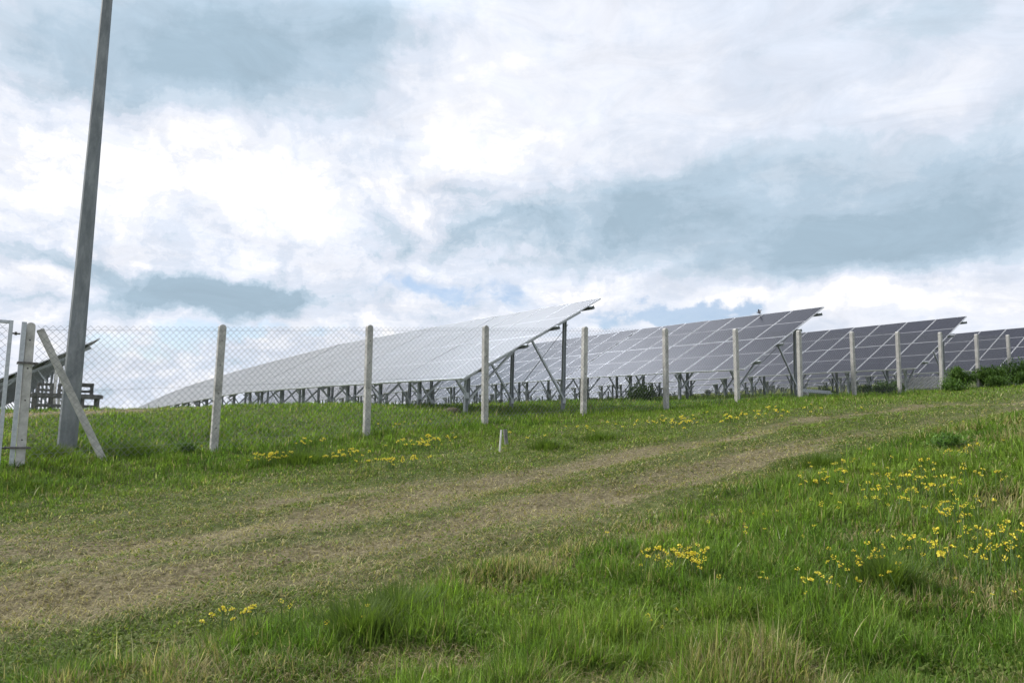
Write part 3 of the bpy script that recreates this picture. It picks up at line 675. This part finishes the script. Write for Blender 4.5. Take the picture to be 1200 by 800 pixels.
def grass_layer(name, n, d0, d1, nseg, wmul, label):
    x, y, d = sample(n, d0, d1)
    u = x * U[0] + y * U[1]; v = x * V[0] + y * V[1]
    dry = dryness(x, y); cl = fbm(x, y, 1.6, 50, 3); big = fbm(x, y, .4, 60, 3); fine = fbm(x, y, 5., 70, 2)
    edge_lo = 4.55 + .09 * np.clip(v, 0, 14)
    verge = 1 - sstep(edge_lo - .35, edge_lo + .25, u + (cl - .5) * .6)              # long grass on the near side
    beyond = sstep(9.2, 12.2, u + (big - .5) * 2)                                     # rough grass towards the fence
    rightv = sstep(8, 14, v) * sstep(8.2, 9.2, u)
    hgt = .032 + .072 * verge + .045 * np.maximum(beyond, rightv * .8)
    hgt *= .50 + .75 * sstep(.35, .7, fbm(x, y, 3.6, 55, 3)) * (.6 + cl) + .35 * sstep(.6, .8, fbm(x, y, 1.2, 58, 2))
    tall = .05 * np.exp(-((u - 12.8) / .4) ** 2) + .06 * np.exp(-((u - 14.1) / .5) ** 2) * (v > 1) * (v < 4)
    hgt += tall * (.4 + cl) + .05 * sstep(14, 16, u) * sstep(7, 9, v)
    hgt *= 1 - .60 * dry
    keep = rng.random(n) < np.clip(1.15 - .8 * dry, .2, 1) * (.50 + .75 * fine)
    Ln = hgt * rng.uniform(.45, 1.3, n) * np.where(rng.random(n) < .05, 1.6, 1) + .02
    W = (.0036 + .0012 * d) * wmul * rng.uniform(.6, 1.3, n) * (1 - .3 * dry)
    mixg = np.clip(cl * 1.5 - .3 + rng.normal(0, .25, n), 0, 1)[:, None]
    t = G1 * (1 - mixg) + G2 * mixg; dk = np.clip(sstep(.55, .75, big) + rng.normal(0, .2, n), 0, 1)[:, None]
    t = t * (1 - .55 * dk) + G3 * .55 * dk
    # mown part is yellower
    mown = ((1 - verge) * (1 - beyond) * (1 - .4 * rightv))[:, None]; t = t * (1 - .5 * mown) + np.array([.155, .195, .06]) * .5 * mown
    st_ = rng.random(n) < (.05 + .62 * dry + .10 * sstep(.55, .75, fine) + .08 * mown[:, 0])
    dead = sstep(.60, .70, fbm(x, y, 1.0, 111, 3)) * verge; st_ |= rng.random(n) < .55 * dead
    s = rng.random(n)[:, None]; straw = S1 * s + S2 * (1 - s); t = np.where(st_[:, None], straw, t)
    t *= np.exp(rng.normal(0, .33, n))[:, None]
    t = np.clip(t, 0, .62)
    wind = fbm(x, y, 2.2, 80, 3) * 9.0 - 1.0
    hd = wind + rng.normal(0, 2.2, n); bend = np.clip(np.abs(rng.normal(.50, .36, n)) + dry * .5 + .25 * mown[:, 0], 0, 1.25)
    k = keep; P = np.stack([x, y, height(x, y) - .008], 1)
    o = strips(name, P[k], hd[k], bend[k], Ln[k], W[k], t[k], nseg, M_grass)
    tag(o, label, 'grass', kind='stuff'); return o
grass_layer('meadow_grass', 420000, 3.0, 9.0, 4, .85, 'long green grass and mown turf nearest the viewer')
grass_layer('meadow_grass', 380000, 8.5, 22, 3, .85, 'green meadow grass in the middle distance up to the fence')
grass_layer('meadow_grass', 170000, 21, 62, 2, .8, 'grass under and between the solar tables on the rise')
# broad little leaves (clover, plantain) between the blades
n = 120000; x, y, d = sample(n, 3.2, 20); cv = fbm(x, y, 1.3, 101, 3); dr = dryness(x, y)
k = rng.random(n) < sstep(.42, .62, cv) * (1 - .95 * dr); x, y, d, cv = x[k], y[k], d[k], cv[k]; n = len(x)
P = np.stack([x, y, height(x, y) + rng.uniform(.005, .05, n)], 1); s = rng.random(n)[:, None]
tt = (np.array([.10, .15, .03]) * (1 - s) + np.array([.19, .23, .055]) * s) * rng.uniform(.75, 1.2, n)[:, None]
ls = rng.uniform(.012, .034, n) * (1 + .03 * d)
o = strips('ground_cover', P, rng.uniform(0, 6.28, n), rng.uniform(.7, 1.4, n), ls, ls * .55, tt, 3, M_grass)
tag(o, 'low clover and small broad leaves between the grass blades', 'ground cover', kind='stuff')
# straw lying on the worn track
n = 110000; x, y, d = sample(n, 3.2, 26); dr = dryness(x, y); k = rng.random(n) < dr * 1.0
x, y, d = x[k], y[k], d[k]; n = len(x); s = rng.random(n)[:, None]
P = np.stack([x, y, height(x, y) + rng.uniform(.002, .02, n)], 1)
o = strips('dry_straw', P, rng.uniform(0, 6.28, n), rng.uniform(1.0, 1.5, n), rng.uniform(.04, .14, n), (.002 + .0010 * d) * rng.uniform(.6, 1.2, n), (S1 * s + S2 * (1 - s)) * rng.uniform(.6, 1.2, n)[:, None], 3, M_grass)
tag(o, 'cut dry straw lying on the worn track', 'straw', kind='stuff')

M_yel = mottled('yellow_petals', (.84, .68, .02), (.92, .82, .10), 30, .6, bump=0); M_yc = mat('flower_centre', (.62, .36, .02), .7)[0]
def flower_mesh(size, seed):
    """a head of a few small folded florets round the stem tip"""
    rr = random.Random(seed); b = MB()
    for k in range(5):
        a = 6.283 * k / 5 + rr.uniform(-.4, .4); o_ = Vector((math.cos(a), math.sin(a), rr.uniform(-.2, .5))) * size * .38 * rr.uniform(.6, 1.2)
        M = Matrix.Translation(o_) @ Matrix.Rotation(a, 4, 'Z') @ Matrix.Rotation(rr.uniform(.3, 1.3), 4, 'Y') @ Matrix.Scale(size * rr.uniform(.75, 1.2), 4)
        pt = [(0, 0, 0), (.16, -.20, .10), (.10, -.26, .34), (0, 0, .42), (.10, .26, .34), (.16, .20, .10), (-.10, -.12, .25), (-.12, .0, .40), (-.10, .12, .25)]
        b.add([M @ Vector(p) for p in pt], [(0, 1, 2, 3), (0, 3, 4, 5), (0, 6, 7), (0, 7, 8), (6, 2, 3, 7), (7, 3, 4, 8)], 0)
    b.add([(math.cos(6.283 * i / 6) * size * .14, math.sin(6.283 * i / 6) * size * .14, -.1 * size) for i in range(6)] + [(0, 0, size * .16)], [(i, (i + 1) % 6, 6) for i in range(6)], 1)
    me_ = bpy.data.meshes.new('flower'); me_.from_pydata(b.v, [], b.f); me_.materials.append(M_yel); me_.materials.append(M_yc); me_.polygons.foreach_set('material_index', b.m); me_.update(); return me_
FM = [flower_mesh(.021, 1), flower_mesh(.028, 2)]
M_stem = mat('flower_stem', (.08, .14, .03), .7)[0]
def flower_clump(px, py, nfl, w, dpt, hgt, label, big=0):
    p = ground_at(px, py); c = empty('yellow_flower_clump', (p[0], p[1], H(p[0], p[1]))); tag(c, label, 'flowers', 'yellow flower clumps in the meadow')
    pts = []
    nfl = int(nfl * (1.7 if not big else 1.1))
    for i in range(nfl):
        a = random.gauss(0, w * .62); e2 = random.gauss(0, dpt * .62); x_, y_ = p[0] + a * .95 + e2 * .1, p[1] + e2 - a * .0 + a * .3
        h_ = hgt * random.uniform(.6, 1.15); pts.append((x_, y_, H(x_, y_), h_))
    d = float(np.hypot(p[0], p[1])); wst = .0035 + .0005 * d; base = Vector(c.location)
    for (x_, y_, z_, h_) in pts:
        f = bpy.data.objects.new('flower', FM[1 if (big or random.random() < .25) else 0]); col.objects.link(f); f.parent = c
        f.location = Vector((x_, y_, z_ + h_)) - base; s_ = random.uniform(.7, 1.25) * (1 + .035 * d)
        f.scale = (s_,) * 3; f.rotation_euler = (random.uniform(.0, .9), random.uniform(-.5, .5), random.uniform(0, 6))
        b = MB(); lean = Vector((random.uniform(-.03, .03), random.uniform(-.03, .03), 0)); e = Vector(f.location)
        g0 = e - Vector((0, 0, h_)) + lean; m_ = (e + g0) / 2 + lean * .4
        b.tube(g0, m_, wst / 2, 3); b.tube(m_, e, wst / 2, 3); b.build('stem', M_stem, c)
CL = [
    (1085, 585, 46, .62, .5, .17, 0, 'large dense clump of yellow flowers on the bank right of the track'),
    (1120, 618, 16, .22, .2, .17, 0, 'small yellow flower clump just below the large dense clump'),
    (793, 678, 26, .22, .16, .17, 0, 'compact yellow flower clump in the foreground right of centre'),
    (1072, 672, 24, .45, .25, .18, 0, 'loose yellow flower clump in long grass at the right foreground'),
    (1165, 668, 26, .35, .35, .20, 0, 'yellow flower clump at the right edge of the foreground'),
    (985, 700, 14, .3, .2, .16, 0, 'sparse yellow flowers in tangled grass beside pale dead stalks'),
    (970, 563, 16, .38, .3, .13, 0, 'low yellow flowers where the bank meets the track'),
    (1125, 540, 7, .25, .12, .13, 0, 'few yellow flowers in front of the leafy weed'),
    (270, 748, 8, .22, .12, .15, 0, 'few yellow flowers at the lower left edge of long grass'),
    (500, 527, 34, .35, .35, .15, 1, 'yellow flower clump below the third fence post'),
    (314, 545, 26, .30, .22, .15, 1, 'yellow flower clump left of the dark grass tussock'),
    (401, 542, 22, .32, .22, .15, 1, 'yellow flower clump right of the dark grass tussock'),
    (466, 548, 20, .38, .2, .12, 1, 'flat strip of yellow flowers nearest the mown strip'),
    (352, 532, 8, .3, .2, .18, 1, 'few yellow flowers rising above the dark grass tussock'),
    (845, 496, 28, 1.2, .9, .12, 1, 'wide band of yellow flowers below the fence, right of centre'),
    (785, 500, 20, .7, .5, .11, 1, 'yellow flowers left of the wide flower band'),
    (915, 487, 16, 1.4, .7, .09, 1, 'pale yellow flowers right of the wide flower band'),
    (680, 508, 12, 1.2, .5, .09, 1, 'scattered yellow flowers between the stakes and the wide band'),
    (480, 505, 8, .4, .3, .14, 1, 'few yellow flowers close to the third fence post'),
]
for (px, py, nf, w, dp, hg, bg_, lb) in CL: flower_clump(px, py, nf, w, dp, hg, lb, bg_)
# lone flowers everywhere: one object
b = MB(); fm = FM[0]; fv = [Vector(v.co) for v in fm.vertices]; ff = [tuple(p.vertices) for p in fm.polygons]; fmi = [p.material_index for p in fm.polygons]
x, y, d = sample(2600, 3.2, 24); u = x * U[0] + y * U[1]; v = x * V[0] + y * V[1]
ok = ((dryness(x, y) < .15) & (fbm(x, y, .9, 90, 3) > .5)) & (rng.random(len(x)) < np.where((u < 5.5) & (v > 3), .55, .12))
hz = height(x, y)
for xx, yy, zz, dd, uu in zip(x[ok], y[ok], hz[ok], d[ok], u[ok]):
    s_ = random.uniform(.45, 1.0) * (1 + dd * .03); M4 = Matrix.Translation((xx, yy, zz + (random.uniform(.08, .17) if uu < 5.5 else random.uniform(.06, .12)))) @ Matrix.Rotation(random.uniform(0, .9), 4, 'X') @ Matrix.Rotation(random.uniform(0, 6), 4, 'Z')
    vs = [M4 @ (q * s_) for q in fv]; o0 = len(b.v); b.v += [tuple(q) for q in vs]; b.f += [tuple(i + o0 for i in f_) for f_ in ff]; b.m += fmi
o = b.build('lone_wildflowers', [M_yel, M_yc]); tag(o, 'tiny single yellow flowers sprinkled through the grass', 'flowers', kind='stuff')

# ------------------------------------------------------------------ bushes and leafy weeds
def bush(px, py, w, h, nl, label, cat='bush', name='bush', dark=1.0, leaf=.06, u=None, lobes=7):
    if u is None: p = ground_at(px, py)
    else: p = onplane(px, py, u, U)
    z = H(p[0], p[1]); c = empty(name, (p[0], p[1], z)); tag(c, label, cat)
    b = MB()
    tips = []
    for i in range(lobes):
        a = random.uniform(0, 6.28); rr_ = random.uniform(.1, .75) * w / 2; hh = h * random.uniform(.45, .95) * (1 - .35 * rr_ / (w / 2))
        t = Vector((math.cos(a) * rr_, math.sin(a) * rr_, hh)); tips.append(t); b.tube((0, 0, -.05), t, .012, 5, r2=.003)
    b.build('stems', M_wood, c)
    T = np.array([tuple(t) for t in tips]); k = rng.integers(0, lobes, nl)
    rad = w * .26 * (.6 + .7 * rng.random(lobes))[k]
    dv = rng.normal(0, 1, (nl, 3)); dv /= np.linalg.norm(dv, axis=1)[:, None]; rr2 = rng.random(nl) ** .45
    Q = T[k] * rng.uniform(.55, 1.0, nl)[:, None] + dv * (rad * rr2)[:, None] * np.array([1, 1, .75]); Q[:, 2] = np.maximum(Q[:, 2], .01)
    s = np.clip(rng.normal(.45, .3, nl) , 0, 1)[:, None]
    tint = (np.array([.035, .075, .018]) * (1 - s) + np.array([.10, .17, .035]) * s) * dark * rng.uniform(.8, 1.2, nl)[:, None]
    lf = strips('foliage', Q, rng.uniform(0, 6.28, nl), np.clip(rng.normal(.8, .35, nl), 0, 1.5), leaf * rng.uniform(.6, 1.5, nl), leaf * .42 * rng.uniform(.7, 1.2, nl), tint, 3, M_leaf, kind=None, parent=c)
    return c
bush(1126, 459, 1.3, .85, 2600, 'round green bush between two concrete fence posts at the right', u=12.6, leaf=.10, dark=1.35)
bush(1160, 458, 1.5, .95, 3000, 'dark bush right of the fence post at the right', u=12.5, dark=1.3, leaf=.10)
bush(1192, 454, 1.9, 1.25, 3600, 'tallest dark bush at the right edge of the photo', u=12.7, dark=1.3, leaf=.10)
bush(1172, 462, 1.2, .45, 1400, 'low yellowish scrub in front of the dark bushes', 'scrub', 'low_scrub', 1.4, .08, u=11.9)
bush(1122, 467, 1.2, .35, 1200, 'low pale scrub at the foot of the round bush', 'scrub', 'low_scrub', 1.5, .08, u=11.9)
bush(1050, 460, .7, .42, 1200, 'light green weeds before the white slatted stack', 'weeds', 'tall_weeds', 1.15, .09, u=13.4)
bush(1034, 460, .8, .42, 1100, 'weeds left of the small slatted frame', 'weeds', 'tall_weeds', 1.0, .08, u=13.2)
bush(1200, 462, 1.3, .55, 1300, 'pale scrub at the bottom of the tallest bush', 'scrub', 'low_scrub', 1.3, .08, u=12.0)
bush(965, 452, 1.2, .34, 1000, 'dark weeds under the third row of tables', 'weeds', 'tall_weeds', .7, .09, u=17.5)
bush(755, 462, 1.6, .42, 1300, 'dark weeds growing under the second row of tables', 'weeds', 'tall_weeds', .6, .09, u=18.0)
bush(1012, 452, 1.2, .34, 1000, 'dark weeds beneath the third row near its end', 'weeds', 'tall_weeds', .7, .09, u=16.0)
bush(1112, 526, .6, .17, 700, 'leafy weed on the bank beside the track', 'weed', 'leafy_weed', 1.9, .045)
bush(215, 540 - 8, .5, .16, 500, 'small leafy weed left of the second fence post', 'weed', 'leafy_weed', 1.5, .05)
# dark lush tussocks
def tussock(px, py, n, w, h, label, tint0=(.07, .115, .025)):
    n = int(n * .6)
    p = ground_at(px, py); z = H(p[0], p[1]); c = empty('grass_tussock', (p[0], p[1], z)); tag(c, label, 'tussock')
    a = rng.uniform(0, 6.28, n); r_ = np.abs(rng.normal(0, .4, n)) * w; x_ = r_ * np.cos(a); y_ = r_ * np.sin(a) * .7
    P = np.stack([x_, y_, height(x_ + p[0], y_ + p[1]) - z - .01], 1)
    hd = a + rng.normal(0, .5, n); d = float(np.hypot(p[0], p[1])); s = rng.random(n)[:, None]
    t = np.array(tint0) * (1 - s) + np.array([.15, .22, .045]) * s
    strips('blades', P, hd, np.clip(rng.normal(.5, .2, n), 0, 1.2), h * rng.uniform(.6, 1.3, n), (.004 + .0008 * d) * rng.uniform(.7, 1.2, n), t, 4, M_grass, kind=None, parent=c)
tussock(355, 543, 2200, .85, .20, 'dark lush tussock between two yellow flower clumps')
tussock(160, 532, 1300, .7, .22, 'lush grass tussock at the foot of the leaning strut')
tussock(60, 535, 1100, .6, .20, 'lush grass between the gate post and the tall pole')
tussock(30, 572, 900, .6, .13, 'low dark tussock below the gate')
tussock(420, 750, 1500, .42, .24, 'bright long grass tussock at the lower left centre')
tussock(465, 725, 1100, .35, .22, 'long grass tussock just above the bright foreground one')
tussock(640, 525, 900, .5, .16, 'dark tussock right of the two stakes')
tussock(700, 515, 900, .7, .14, 'dark low tussock below the fifth fence post')
tussock(1040, 690, 1100, .35, .24, 'tall tussock among yellow flowers in the right foreground')
tussock(960, 548, 900, .5, .17, 'grass tussock on the edge of the bank')
